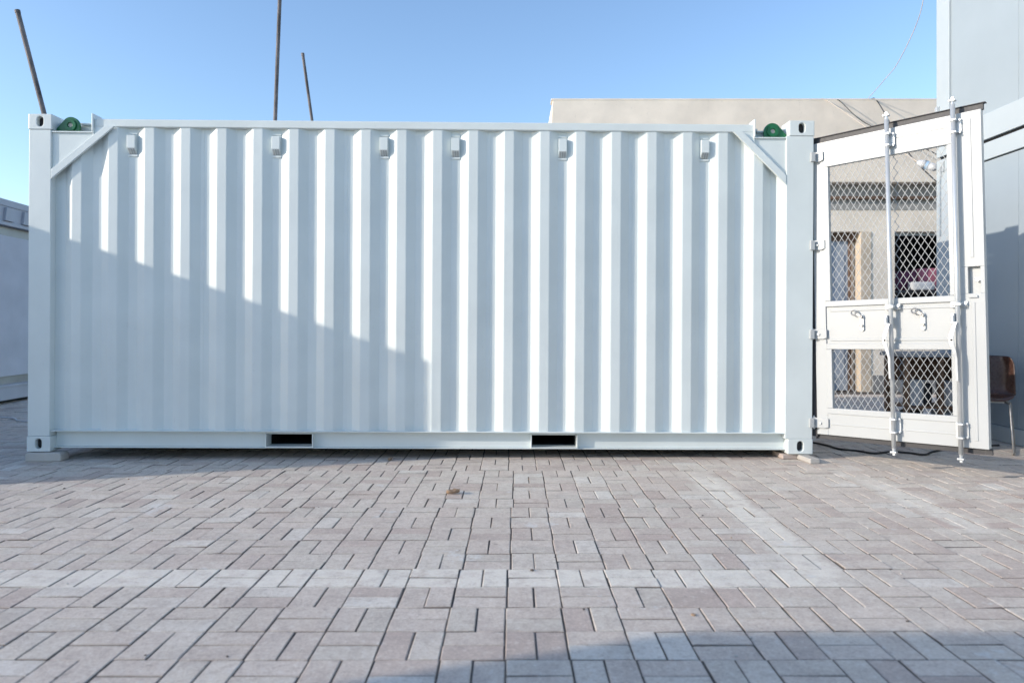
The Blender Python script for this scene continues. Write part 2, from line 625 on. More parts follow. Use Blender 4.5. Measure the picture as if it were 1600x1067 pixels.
# bottom rails with the fork openings left free
PK = ((1.815, 2.17), (3.876, 4.226))
for y0, sgn in ((0.0, 1), (CW, -1)):
    b = MB()

    def yb(x0, x1, ya, yb_, z0, z1):
        p, q = y0 + sgn * ya, y0 + sgn * yb_
        b.box(x0, x1, min(p, q), max(p, q), z0, z1)
    yb(0.176, 5.866, 0.004, 0.09, 0.156, 0.163)
    segs = [0.176, PK[0][0], PK[0][1], PK[1][0], PK[1][1], 5.866]
    for k in range(5):
        if k % 2 == 0:
            yb(segs[k], segs[k + 1], 0.072, 0.080, 0.0325, 0.1555)
        else:
            yb(segs[k], segs[k + 1], 0.072, 0.080, 0.137, 0.1555)
    yb(0.176, 5.866, 0.045, 0.09, 0.024, 0.032)
    b.build('bottom_rail', 'white', con, 0.0015)
for a, c in PK:
    for y0, y1, m_ in ((0.030, 0.16, 'white'), (0.1605, CW - 0.03, 'gap')):  # tunnel liners and baffle coloured black for the shade deep inside
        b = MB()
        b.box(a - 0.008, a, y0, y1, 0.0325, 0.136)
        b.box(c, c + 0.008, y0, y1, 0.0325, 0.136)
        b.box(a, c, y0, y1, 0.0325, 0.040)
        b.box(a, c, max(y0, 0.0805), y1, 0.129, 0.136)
        b.build('forklift_pocket' if m_ == 'white' else 'pocket_depth_shade', m_, con, 0.001)
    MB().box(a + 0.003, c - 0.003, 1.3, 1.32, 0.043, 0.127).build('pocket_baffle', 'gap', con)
# floor, roof, end and rear panels, door frame
MB().box(0.05, 6.0, 0.10, CW - 0.1, 0.137, 0.162).build('floor', 'dark', con)
for k in range(18):
    x = 0.35 + k * 0.315
    if not any(a - 0.12 < x < c + 0.12 for a, c in PK):
        MB().box(x, x + 0.05, 0.10, CW - 0.1, 0.03, 0.135).build('cross_member', 'dark', con)
b = MB()
for k in range(28):
    x = 0.12 + k * 0.209
    b.box(x, x + 0.10, 0.10, CW - 0.10, 2.540, 2.552)
    b.box(x + 0.10, x + 0.209, 0.10, CW - 0.10, 2.525, 2.537)
b.build('roof_panel', 'white', con)
MB().box(PL, PR, CW - 0.05, CW - 0.03, 0.164, 2.502).build('rear_panel', 'white', con)
MB().box(0.03, 0.05, 0.15, CW - 0.15, 0.12, 2.50).build('end_panel', 'white', con)
MB().box(5.93, 6.05, 0.157, CW - 0.157, 2.46, 2.57).build('door_header', 'white', con, 0.004)
MB().box(5.95, 6.05, 0.157, CW - 0.157, 0.02, 0.15).build('door_sill', 'white', con, 0.004)
b = MB().box(6.0, 6.05, CW / 2 + 0.01, CW - 0.13, 0.165, 2.45)
b.build('closed_door_leaf', 'door_white', con, 0.004)


# corner lifting points
def lug_corner(mir):
    fx = (lambda x: x) if not mir else (lambda x: 6.080 - x)

    def q(b_, x0, x1, *a):
        p, r = fx(x0), fx(x1)
        return b_.box(min(p, r), max(p, r), *a)
    e0 = PL if not mir else 6.080 - PR
    q(MB(), e0 + 0.001, 0.490, 0.004, 0.125, 2.452, 2.463).build('shelf_plate', 'white', con, 0.002)
    q(MB(), 0.4785, 0.4875, -0.004, 0.125, 2.4635, 2.600).build('rail_end_plate', 'white', con, 0.002)
    q(MB(), 0.482, 0.490, 0.004, 0.055, 2.41, 2.451).build('rail_end_gusset', 'white', con, 0.002)
    q(MB(), 0.177, 0.478, 0.130, 0.150, 2.4635, 2.543).build('recess_plate', 'white', con, 0.002)
    # gusset behind the brace
    pts = [(e0 + 0.0005, 2.12), (0.600, 2.5025), (0.492, 2.5025), (0.481, 2.451), (e0 + 0.0005, 2.451)]
    pts = [(fx(x), z) for x, z in pts]
    MB().prism_y(pts, 0.017, 0.023).build('gusset_plate', 'white', con)
    # brace
    A, B = (e0 + 0.002, 2.105), (0.615, 2.500)
    wv = 0.082
    pts = [(A[0], A[1] - 0.012), (B[0] + 0.037, B[1] + 0.002), (B[0] - 0.037, B[1] + 0.002), (A[0], A[1] + wv - 0.02)]
    pts = [(fx(x), z) for x, z in pts]
    MB().prism_y(pts, -0.004, 0.0165).build('diagonal_brace', 'white', con, 0.003)
    # pad eye
    c, zc, r = (0.326 if mir else 0.287), 2.519, 0.066
    pts = []
    for k in range(15):
        a = R(0 + k * 9.2)
        pts.append((c + r * math.cos(a), zc + r * math.sin(a)))
    pts += [(c - 0.108, 2.494), (c - 0.110, 2.464), (c + r, 2.464)]
    pts = [(fx(x), z) for x, z in pts]
    # plate split in two halves round the pin hole is not visible: cheek plates carry the hole
    pe = MB().prism_y(pts, 0.048, 0.074).build('pad_eye', 'green', con, 0.003)
    hole = circle(fx(c), zc, 0.019, 20)
    out = circle(fx(c), zc, 0.046, 20)
    b = MB()
    nn = 20
    y0, y1 = 0.036, 0.0475
    vs = [(x, y0, z) for x, z in out] + [(x, y0, z) for x, z in hole] + [(x, y1, z) for x, z in out] + [(x, y1, z) for x, z in hole]
    fs = []
    for i in range(nn):
        j = (i + 1) % nn
        fs += [(i, j, nn + j, nn + i), (j, i, 2 * nn + i, 2 * nn + j), (nn + i, nn + j, 3 * nn + j, 3 * nn + i), (2 * nn + j, 2 * nn + i, 3 * nn + i, 3 * nn + j)]
    b.add(vs, fs).build('cheek_plate', 'green', pe, 0.002)
    MB().prism_y(circle(fx(c), zc, 0.0175, 18), 0.0455, 0.0478).build('pin_hole', 'block', pe)


lug_corner(False)
lug_corner(True)

# ventilators in six of the troughs
for k in (1, 5, 8, 10, 13, 17):
    cx = 0.349 + 0.2783 * k + 0.1385
    v = MB().prism_y([(cx - 0.032, 2.325), (cx + 0.032, 2.325), (cx + 0.032, 2.455), (cx - 0.032, 2.455)], 0.058, 0.0635)
    v.add([(cx - 0.031, 0.020, 2.343), (cx + 0.031, 0.020, 2.343), (cx + 0.031, 0.020, 2.441), (cx - 0.031, 0.020, 2.441),
           (cx - 0.031, 0.058, 2.300), (cx + 0.031, 0.058, 2.300), (cx + 0.031, 0.058, 2.445), (cx - 0.031, 0.058, 2.445)],
          [(0, 1, 2, 3), (5, 4, 7, 6), (1, 5, 6, 2), (4, 0, 3, 7), (3, 2, 6, 7), (4, 5, 1, 0)])
    vo = v.build('ventilator', 'white', con, 0.0025)
    MB().box(cx - 0.036, cx + 0.036, 0.054, 0.0635, 2.283, 2.2995).build('ventilator_flange', 'white', vo, 0.001)
    MB().box(cx - 0.034, cx + 0.034, 0.054, 0.0635, 2.456, 2.470).build('ventilator_flange', 'white', vo, 0.001)
    gr = MB()
    for r_ in range(5):
        for s_ in range(3):
            f = 0.14 + r_ * 0.18
            yy, zz = 0.020 + 0.038 * f - 0.0012, 2.343 - 0.043 * f - 0.0012
            gx = cx - 0.018 + s_ * 0.018
            gr.box(gx - 0.006, gx + 0.006, yy - 0.002, yy + 0.002, zz - 0.002, zz + 0.002)
    gr.build('ventilator_grille', 'zinc_dark', vo)

# ------------------------------------------------------------------ open door leaf
DH, DW = 2.26, 1.163
door_loc = Vector((6.085, 0.018, 0.157))
b = MB()
T0, T1 = 0.0, 0.05
U0, U1, UF, UE = 0.022, 0.106, 0.998, DW
b.box(U0, U1, T0, T1, 0, DH)                                  # hinge stile
b.box(U1 + 0.0006, UF, T0, T1, 0, 0.165)                      # bottom panel
b.box(U1 + 0.0006, UF, T0, T1, 2.105, DH)                     # top panel
b.box(U1 + 0.0006, UF, T0 + 0.010, T1, 0.70, 0.985)           # middle panel, slightly set back
# free stile with the pocket left open
RU0, RU1, RZ0, RZ1 = 1.066, 1.138, 1.035, 1.215
b.box(UF + 0.0006, UE, T0 - 0.006, T1, 0, RZ0)
b.box(UF + 0.0006, UE, T0 - 0.006, T1, RZ1, DH)
b.box(UF + 0.0006, RU0, T0 - 0.006, T1, RZ0 + 0.0003, RZ1 - 0.0003)
b.box(RU1, UE, T0 - 0.006, T1, RZ0 + 0.0003, RZ1 - 0.0003)
b.box(RU0 + 0.0003, RU1 - 0.0003, T0 + 0.034, T1, RZ0 + 0.0003, RZ1 - 0.0003)
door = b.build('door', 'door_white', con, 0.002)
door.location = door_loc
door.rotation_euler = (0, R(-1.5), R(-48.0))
door['label'] = 'open door leaf with diamond mesh windows'
# inner frames round the mesh and pressed ribs
for z0, z1 in ((0.165, 0.70), (0.985, 2.105)):
    f = MB()
    w = 0.042
    f.box(U1, UF, -0.007, 0.03, z0 - 0.001, z0 + w)
    f.box(U1, UF, -0.007, 0.03, z1 - w, z1 + 0.001)
    f.box(U1, U1 + w, -0.007, 0.03, z0 + w + 0.0004, z1 - w - 0.0004)
    f.box(UF - w, UF, -0.007, 0.03, z0 + w + 0.0004, z1 - w - 0.0004)
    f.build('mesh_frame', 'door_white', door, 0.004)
    # expanded metal: two families of strands
    m = MB()
    x0, x1, a0, a1 = U1 + 0.03, UF - 0.02, z0 + 0.03, z1 - 0.03
    px, pz = 0.0475, 0.078
    sl_ = pz / px
    for fam in (1, -1):
        k = -60
        while k < 90:
            # line z = a0 + fam*sl_*(x-x0) + k*pz
            c = a0 + k * pz + 0.02
            pts = []
            for X in (x0, x1):
                Z = c + fam * sl_ * (X - x0)
                if a0 <= Z <= a1:
                    pts.append((X, Z))
            for Z in (a0, a1):
                X = x0 + fam * (Z - c) / sl_
                if x0 < X < x1:
                    pts.append((X, Z))
            if len(pts) == 2 and math.dist(*pts) > 0.02:
                yo = 0.014 if fam > 0 else 0.0155
                m.bar(pts[0], pts[1], 0.0033, yo, yo + 0.003)
            k += 1
    m.build('mesh_screen', 'mesh', door)
for z in (0.085, 2.185):
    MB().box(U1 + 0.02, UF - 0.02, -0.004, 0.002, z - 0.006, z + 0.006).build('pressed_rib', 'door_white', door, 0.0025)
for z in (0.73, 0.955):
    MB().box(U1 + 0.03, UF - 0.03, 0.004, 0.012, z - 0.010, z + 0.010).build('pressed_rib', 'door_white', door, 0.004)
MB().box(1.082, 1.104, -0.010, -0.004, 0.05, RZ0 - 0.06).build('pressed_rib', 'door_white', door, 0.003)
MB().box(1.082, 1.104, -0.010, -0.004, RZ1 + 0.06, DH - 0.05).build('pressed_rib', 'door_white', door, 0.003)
# rubber seal all round the leaf, standing proud at the edges
gk = MB()
gk.box(0.0, DW + 0.008, 0.022, 0.046, DH + 0.0005, DH + 0.042)
gk.box(0.0, DW + 0.022, 0.012, 0.056, DH + 0.0425, DH + 0.049)
gk.box(-0.020, 0.0215, 0.004, 0.046, -0.02, DH)
gk.box(0.0, DW + 0.012, 0.026, 0.046, -0.040, -0.0005)
gk.build('rubber_seal', 'rubber', door, 0.002)
# hinges
for z in (0.088, 0.775, 1.465, 2.150):
    h = MB()
    h.prism_y([(-0.004, z - 0.037), (0.085, z - 0.039), (0.115, z - 0.030), (0.115, z + 0.036), (0.085, z + 0.039), (-0.004, z + 0.039)], -0.016, -0.0005)
    h.tube([(0.0, -0.008, z - 0.042), (0.0, -0.008, z + 0.044)], 0.013, 12)
    hb = h.build('hinge', 'door_white', door, 0.003)
    MB().tube([(0.0, -0.008, z - 0.050), (0.0, -0.008, z + 0.054)], 0.006, 8).build('hinge_pin', 'zinc', hb)
    MB().tube([(0.055, -0.026, z), (0.055, -0.018, z)], 0.010, 8).build('hinge_bolt', 'zinc', hb)
for z in (0.245, 0.932, 1.622, 2.307):
    MB().box(6.030, 6.064, -0.022, -0.0005, z - 0.036, z + 0.036).build('hinge_lug', 'door_white', con, 0.003)
# locking bars with guides, cams and handles
for u in (0.592, 1.012):
    bar = MB().tube([(u, -0.052, -0.045), (u, -0.052, 2.315)], 0.0148, 14).build('locking_bar', 'zinc', door, smooth=True)
    for z, s_ in ((2.315, 1), (-0.045, -1)):
        cams = MB()
        cams.tube([(u, -0.052, z), (u, -0.052, z + s_ * 0.022)], [0.013, 0.010], 10)
        cams.box(u - 0.022, u + 0.020, -0.068, -0.034, *sorted((z + s_ * 0.022, z + s_ * 0.034)))
        cams.box(u - 0.008, u + 0.010, -0.060, -0.044, *sorted((z + s_ * 0.034, z + s_ * 0.052)))
        cams.build('bar_cam', 'zinc', bar, 0.002)
    for z0, z1 in ((0.055, 0.175), (2.115, 2.225)):
        gd = MB()
        gd.box(u - 0.038, u + 0.040, -0.018, -0.0085, z0 + 0.012, z1 - 0.012)
        for zz in (z0 + 0.006, z1 - 0.022):
            gd.box(u - 0.020, u + 0.020, -0.071, -0.019, zz, zz + 0.013)
            for dx in (-0.029, 0.031):
                gd.tube([(u + dx, -0.026, zz + 0.008), (u + dx, -0.017, zz + 0.008)], 0.009, 8)
        gd.build('bar_guide', 'zinc', bar, 0.002)
    gd = MB()
    gd.box(u - 0.052, u + 0.052, -0.016, -0.0075, 0.945, 0.985)
    gd.box(u - 0.024, u + 0.024, -0.074, -0.017, 0.955, 0.975)
    for dx in (-0.040, 0.040):
        gd.tube([(u + dx, -0.028, 0.965), (u + dx, -0.015, 0.965)], 0.010, 8)
    gd.build('bar_guide', 'zinc', bar, 0.002)
    # hub and hanging lever
    hb = MB()
    hb.box(u - 0.034, u - 0.012, -0.086, -0.030, 0.835, 0.905)
    hb.box(u - 0.030, u - 0.016, -0.092, -0.086, 0.850, 0.890)
    hb.build('handle_hub', 'zinc', bar, 0.003)
    lv = MB()
    path = [(-0.004, -0.088, 0.845), (-0.018, -0.096, 0.80), (-0.030, -0.100, 0.755), (-0.030, -0.100, 0.70), (-0.016, -0.098, 0.655), (-0.004, -0.096, 0.60), (-0.002, -0.094, 0.45)]
    wd = [0.009, 0.012, 0.015, 0.016, 0.013, 0.008, 0.007]
    vs = []
    for (dx, yy, zz), ww in zip(path, wd):
        vs += [(u + dx - ww, yy, zz), (u + dx + ww, yy, zz), (u + dx + ww, yy + 0.009, zz), (u + dx - ww, yy + 0.009, zz)]
    fs = [(0, 1, 2, 3)]
    for i in range(len(path) - 1):
        for k in range(4):
            fs.append((i * 4 + k, i * 4 + (k + 1) % 4, i * 4 + 4 + (k + 1) % 4, i * 4 + 4 + k))
    e = (len(path) - 1) * 4
    fs.append((e + 3, e + 2, e + 1, e))
    lv.add(vs, fs)
    lv.build('handle', 'zinc', bar, 0.002)
    MB().tube([(u - 0.028, -0.1015, 0.725), (u - 0.028, -0.098, 0.725)], 0.007, 10).build('handle_hole', 'dark', bar)
# hasps on the middle panel
for u in (0.372, 0.785):
    hs = MB()
    hs.prism_y(stadium(u, 0.855, 0.030, 0.125), -0.004, 0.0095)
    ho = hs.build('hasp_plate', 'zinc', door, 0.002)
    MB().tube([(u - 0.001, -0.016, 0.835), (u - 0.001, -0.003, 0.835)], 0.012, 8).build('hasp_bolt', 'zinc_dark', ho)
    MB().tube([(u - 0.002, -0.022, 0.900), (u - 0.002, -0.003, 0.900)], 0.012, 8).build('hasp_bolt', 'zinc_dark', ho)
    ring = MB()
    ring.bar((u - 0.002, 0.905), (u - 0.034, 0.925), 0.020, -0.026, -0.018)
    cpts = [(u - 0.048 + 0.019 * math.cos(2 * math.pi * k / 14), -0.022, 0.932 + 0.017 * math.sin(2 * math.pi * k / 14)) for k in range(15)]
    ring.tube(cpts, 0.006, 8, cap=False)
    ring.build('hasp_ring', 'zinc_dark', ho, smooth=False)
# catch in the pocket of the free stile
ct = MB()
ct.tube([(1.119, -0.004, 1.125), (1.119, 0.033, 1.125)], 0.014, 12)
ct.box(1.104, 1.1455, -0.002, 0.010, 1.118, 1.140)
ct.build('door_catch', 'zinc', door, 0.002)
MB().box(1.070, 1.122, -0.018, -0.0065, 1.005, 1.022).build('door_catch_plate', 'door_white', door, 0.003)

# ------------------------------------------------------------------ supports under the corners
b = MB().prism_y([(-0.135, 0.0), (0.135, 0.0), (0.135, 0.05), (0.12, 0.068), (-0.12, 0.068), (-0.135, 0.055)], -0.075, 0.04)
o = b.build('concrete_block', 'block', None, 0.018, seg=3)
o.location = (-3.595, 5.485, 0.001)
o.rotation_euler = (0, 0, R(2))
tag(o, 'grey concrete block under the shaded bottom corner of the white container', 'block')
b = MB().box(-0.038, 0.038, 0.0, 0.36, 0.0, 0.037)
o = b.build('concrete_block', 'block', None, 0.006)
o.location = (2.285, 5.33, 0.001)
o.rotation_euler = (0, 0, R(6))
tag(o, 'small pale concrete kerb piece under the container corner beside the open door', 'block')
b = MB().box(-0.06, 0.06, 0.0, 0.20, 0.0, 0.036)
o = b.build('concrete_block', 'pinkblock', None, 0.006)
o.location = (2.172, 5.52, 0.001)
o.rotation_euler = (0, 0, R(4))
tag(o, 'pinkish concrete piece under the sunlit bottom corner, left of the pale kerb piece', 'block')

# ------------------------------------------------------------------ steel poles behind the container
poles = (((-4.75, 8.6, -0.01), (-6.016, 8.6, 4.864), 0.028, 'rusty steel pole leaning left, behind the far left corner of the container'),
         ((-3.118, 8.9, -0.01), (-2.905, 8.9, 5.62), 0.024, 'tallest rusty steel pole, upright, running out of the top of the picture'),
         ((-1.963, 8.7, -0.01), (-2.575, 8.7, 4.38), 0.018, 'thin short rusty steel pole beside the tallest upright pole'))
for a, c, r, lab in poles:
    A, B = Vector(a), Vector(c)
    p = MB().tube([A.lerp(B, t) for t in (0, .25, .5, .75, 1)], r, 12)
    p.tube([B - (B - A).normalized() * 0.03, B + (B - A).normalized() * 0.003], r * 1.12, 12)
    o = p.build('steel_pole', 'pole', None)
    tag(o, lab, 'pole', 'rusty poles behind the container')


# ------------------------------------------------------------------ portable cabins
def cabin(name, loc, rz, L, D, H, mat, label, group=None, panel=1.0, base=0.14, rail=0.16, post=0.21, door_at=None, z0=0.0, zrot=0.0):
    e = empty(name, loc, (zrot, 0, rz))
    tag(e, label, 'cabin', group)
    for x0, x1 in ((0, post), (L - post, L)):
        for y0, y1 in ((0, 0.15), (D - 0.15, D)):
            MB().box(x0, x1, y0, y1, 0.002, H).build('corner_post', 'cabin_frame', e, 0.006)
    for y0, y1 in ((0.004, 0.12), (D - 0.12, D - 0.004)):
        MB().box(post + 0.001, L - post - 0.001, y0, y1, 0.002, base).build('bottom_rail', 'cabin_frame', e, 0.006)
        MB().box(post + 0.001, L - post - 0.001, y0, y1, H - rail, H).build('top_rail', 'cabin_frame', e, 0.006)
    for x0, x1 in ((0.004, 0.12), (L - 0.12, L - 0.004)):
        MB().box(x0, x1, 0.151, D - 0.151, 0.002, base).build('bottom_rail', 'cabin_frame', e, 0.006)
        MB().box(x0, x1, 0.151, D - 0.151, H - rail, H).build('top_rail', 'cabin_frame', e, 0.006)
    n = max(1, round((L - 2 * post) / panel))
    w = (L - 2 * post) / n
    for k in range(n):
        x0 = post + k * w
        for y0, y1 in ((0.022, 0.06), (D - 0.06, D - 0.022)):
            MB().box(x0 + 0.0015, x0 + w - 0.0015, y0, y1, base + 0.004, H - rail - 0.010).build('wall_panel', mat, e, 0.002)
    MB().box(post, L - post, 0.026, 0.05, base, base + 0.004).build('sill_joint', 'gap', e)
    MB().box(post, L - post, 0.026, 0.05, H - rail - 0.010, H - rail).build('head_joint', 'gap', e)
    for x0, x1 in ((0.022, 0.06), (L - 0.06, L - 0.022)):
        MB().box(x0, x1, 0.151, D - 0.151, base + 0.002, H - rail - 0.002).build('end_panel', mat, e)
    MB().box(0.15, L - 0.15, 0.121, D - 0.121, H - 0.07, H - 0.03).build('roof_panel', mat, e)
    MB().box(0.15, L - 0.15, 0.121, D - 0.121, 0.03, 0.08).build('floor', 'dark', e)
    return e


XW = 4.38
lower = cabin('portable_cabin', (XW, 7.30, 0.0), R(-90), 6.1, 2.45, 2.73, 'cabin',
              'pale grey ground floor cabin behind the open door, half in blue shade', 'stacked cabins by the open door')
upper = cabin('portable_cabin', (XW, 7.30, 2.758), R(-90), 6.1, 2.45, 2.75, 'cabin',
              'sunlit pale grey upper floor cabin stacked at the right edge', 'stacked cabins by the open door', base=0.24)
MB().box(0.03, 6.07, 0.03, 2.42, -0.0275, 0.0015).build('stacking_gap_shade', 'gap', upper)  # fills the gap between the floors, coloured black for its shade
for x in (0.09, 0.13):
    MB().box(x - 0.012, x + 0.012, -0.020, -0.001, 2.56 + (x - 0.09), 2.66 + (x - 0.09)).build('corner_latch', 'zinc', lower, 0.002)
MB().box(0.02, 0.06, -0.03, -0.001, 0.34, 0.52).build('corner_latch', 'zinc', upper, 0.002)
MB().box(0.060, 0.085, -0.012, -0.001, 1.95, 2.55).build('cable_trunking', 'cabin', lower, 0.002)

# cabin on the left whose far end shows past the container; it throws the shade on the wall
left = empty('site_cabin', (-6.16, 3.76, 0.0), (0, 0, R(90 + 5.3)))
tag(left, 'shaded grey framed site cabin at the left edge, behind the container', 'cabin')
LL, LD, LH = 12.0, 2.45, 2.70
for x0, x1 in ((0, 0.16), (LL - 0.16, LL)):
    for y0, y1 in ((0, 0.16), (LD - 0.16, LD)):
        MB().box(x0, x1, y0, y1, 0.05, LH).build('corner_post', 'cabin_old', left, 0.008)
MB().box(0.161, LL - 0.161, 0.0, 0.12, LH - 0.09, LH).build('top_rail', 'cabin_old', left, 0.006)
MB().box(0.161, LL - 0.161, 0.012, 0.10, LH - 0.30, LH - 0.0905).build('fascia', 'cabin_old', left)
k = 0
x = 0.35
while x < LL - 0.4:
    MB().prism_y([(x, LH - 0.285), (x + 0.20, LH - 0.285), (x + 0.17, LH - 0.105), (x + 0.03, LH - 0.105)], -0.022, 0.0115).build('fascia_rib', 'cabin_old', left, 0.003)
    x += 0.40
MB().box(0.161, LL - 0.161, -0.012, 0.10, LH - 0.345, LH - 0.3005).build('lintel', 'cabin_old', left, 0.004)
MB().box(0.161, LL - 0.161, 0.0, 0.12, 0.05, 0.22).build('bottom_rail', 'cabin_old', left, 0.006)
MB().box(0.161, LL - 0.161, -0.012, 0.10, 0.2205, 0.255).build('sill', 'cabin_old', left, 0.004)
pw = (LL - 0.32) / 5
for k in range(5):
    a = 0.16 + k * pw
    MB().box(a + 0.001, a + 0.07, 0.002, 0.10, 0.2555, LH - 0.3455).build('mullion', 'cabin_old', left, 0.004)
    MB().box(a + 0.075, a + pw - 0.02, 0.045, 0.07, 0.36, LH - 0.47).build('wall_panel', 'cabin_panel', left, 0.004)
    MB().box(a + 0.0705, a + pw, 0.075, 0.10, 0.2555, LH - 0.3455).build('panel_backing', 'zinc_dark', left)
MB().box(0.161, LL - 0.161, LD - 0.06, LD - 0.02, 0.05, LH - 0.02).build('rear_panel', 'cabin_old', left)
for x0, x1 in ((0.02, 0.06), (LL - 0.06, LL - 0.02)):
    MB().box(x0, x1, 0.161, LD - 0.161, 0.06, LH - 0.02).build('end_panel', 'cabin_old', left)
MB().box(0.17, LL - 0.17, 0.121, LD - 0.07, LH - 0.06, LH - 0.02).build('roof_panel', 'cabin_old', left)
MB().box(0.17, LL - 0.17, 0.15, LD - 0.07, 0.0, 0.05).build('skid', 'dark', left)

# unseen cabin-shaped caster added behind the camera to shade the bottom right corner
cabin('portable_cabin', (-4.42, -6.03, 0.0), R(90), 6.1, 2.45, 2.62, 'cabin', 'unseen cabin-shaped shade caster behind the camera, added for the shade on the near paving', panel=1.2)

# ------------------------------------------------------------------ house in the background
ho = empty('house', (0, 0, 0))
tag(ho, 'cream flat roofed house seen above the container and through the door mesh', 'house')
b = MB()
YF, YW_ = 10.8, 11.0
b.prism_y([(0.55, 3.22), (13.0, 3.22), (13.0, 4.47), (0.62, 4.47)], YF, YF + 5)
b.build('parapet', 'cream', ho, 0.01)
b = MB().prism_y([(0.60, 4.4705), (13.02, 4.4705), (13.02, 4.50), (0.60, 4.50)], YF + 0.002, YF + 0.25)
b.build('coping', 'cream', ho, 0.006)
w = MB()
ops = [(4.62, 5.56, 0.0, 2.493), (5.953, 7.35, 0.70, 2.493)]
w.box(0.9, 4.62, YW_, YW_ + 0.35, 0.0, 2.985)
w.box(5.56, 5.953, YW_, YW_ + 0.35, 0.0, 2.985)
w.box(7.35, 13.0, YW_, YW_ + 0.35, 0.0, 2.985)
w.box(4.62, 5.56, YW_, YW_ + 0.35, 2.493, 2.985)
w.box(5.953, 7.35, YW_, YW_ + 0.35, 2.493, 2.985)
w.box(5.953, 7.35, YW_, YW_ + 0.35, 0.0, 0.70)
w.build('wall', 'cream', ho)
MB().box(0.9, 13.0, YW_ - 0.012, YW_ + 0.3, 3.0305, 3.2195).build('grey_band_and_shade', 'greyband_and_shade', ho)
MB().box(0.9, 13.0, YW_ - 0.07, YW_ + 0.02, 2.986, 3.030).build('cornice', 'brownline', ho, 0.005)
MB().box(0.9, 13.0, YW_ - 0.010, YW_ - 0.0005, 2.83, 2.985).build('grey_band_and_shade', 'greyband_and_shade', ho)  # shade below the cornice, put in as a grey strip
MB().box(0.9, 4.60, YW_ - 0.025, YW_ - 0.001, 0.0, 0.26).build('wall_foot_shade', 'wall_foot_shade', ho, 0.004)  # grey strips painted for the shade along the wall foot
MB().box(5.60, 13.0, YW_ - 0.025, YW_ - 0.001, 0.0, 0.26).build('wall_foot_shade', 'wall_foot_shade', ho, 0.004)
hd = MB().box(4.64, 5.30, YW_ + 0.16, YW_ + 0.20, 0.01, 2.36).build('door', 'hdoor', ho, 0.004)
MB().box(4.70, 5.24, YW_ + 0.150, YW_ + 0.1595, 0.2, 1.05).build('door_panel', 'hdoor', hd, 0.004)
MB().box(4.70, 5.24, YW_ + 0.150, YW_ + 0.1595, 1.2, 2.2).build('door_panel', 'hdoor', hd, 0.004)
fr = MB()
fr.box(4.621, 5.42, YW_ + 0.14, YW_ + 0.22, 2.362, 2.492)
fr.box(5.302, 5.345, YW_ + 0.14, YW_ + 0.22, 0.0, 2.361)
fr.build('door_frame', 'brownline', ho, 0.003)
MB().box(5.42, 5.585, YW_ - 0.012, YW_ + 0.26, 0.0, 2.490).build('door_jamb', 'jamb', ho, 0.004)
MB().box(5.346, 5.42, YW_ + 0.20, YW_ + 0.30, 0.0, 2.36).build('door_reveal', 'cream', ho)
MB().box(4.62, 5.56, YW_ + 0.352, YW_ + 0.40, 0.0, 2.493).build('door_backing', 'room', ho)
rm = MB()
rm.box(5.90, 7.40, YW_ + 2.0, YW_ + 2.05, 0.4, 2.9)
rm.box(5.90, 5.95, YW_ + 0.351, YW_ + 2.0, 0.4, 2.9)
rm.box(7.351, 7.40, YW_ + 0.351, YW_ + 2.0, 0.4, 2.9)
rm.box(5.951, 7.35, YW_ + 0.351, YW_ + 2.0, 0.4, 0.45)
rm.box(5.951, 7.35, YW_ + 0.351, YW_ + 2.0, 2.85, 2.9)
rm.build('room', 'room', ho)
wf = MB()
wf.box(5.953, 6.0, YW_ + 0.10, YW_ + 0.16, 0.70, 2.492)
wf.box(6.0005, 7.35, YW_ + 0.10, YW_ + 0.16, 2.44, 2.492)
wf.box(6.0005, 7.35, YW_ + 0.10, YW_ + 0.16, 0.70, 0.75)
wf.build('window_frame', 'zinc_dark', ho, 0.003)
# bundles on the window shelf
sh = MB().box(5.96, 7.34, YW_ + 0.17, YW_ + 0.60, 1.55, 1.585).build('window_shelf', 'room', ho)


def bundle(x0, x1, y0, y1, z0, z1, mat, label, seedv):
    r_ = random.Random(seedv)
    bm = bmesh.new()
    bmesh.ops.create_cube(bm, size=1)
    bmesh.ops.subdivide_edges(bm, edges=bm.edges, cuts=4, use_grid_fill=True)
    for v in bm.verts:
        d_ = v.co.length
        v.co *= 1 - 0.22 * max(0, d_ - 0.5)
        v.co += Vector((r_.gauss(0, .018), r_.gauss(0, .018), r_.gauss(0, .012)))
        v.co.z = max(v.co.z, -0.47)
        v.co = Vector(((x0 + x1) / 2 + v.co.x * (x1 - x0), (y0 + y1) / 2 + v.co.y * (y1 - y0), z0 + (v.co.z + 0.47) / 0.97 * (z1 - z0)))
    me = bpy.data.meshes.new('cloth_bundle')
    bm.to_mesh(me)
    bm.free()
    me.materials.append(M[mat])
    me.polygons.foreach_set('use_smooth', [True] * len(me.polygons))
    o = bpy.data.objects.new('cloth_bundle', me)
    COL.objects.link(o)
    tag(o, label, 'bundle')
    return o


bundle(6.03, 6.42, 11.2, 11.5, 1.586, 1.90, 'maroon', 'maroon cloth bundle in the house window seen through the mesh', 3)
bundle(6.44, 6.95, 11.2, 11.5, 1.586, 1.95, 'pink', 'pink cloth bundle in the house window seen through the mesh', 4)
bundle(6.25, 6.62, 11.06, 11.19, 1.590, 1.72, 'sack', 'white bag in front of the pink and maroon bundles in the house window', 5)

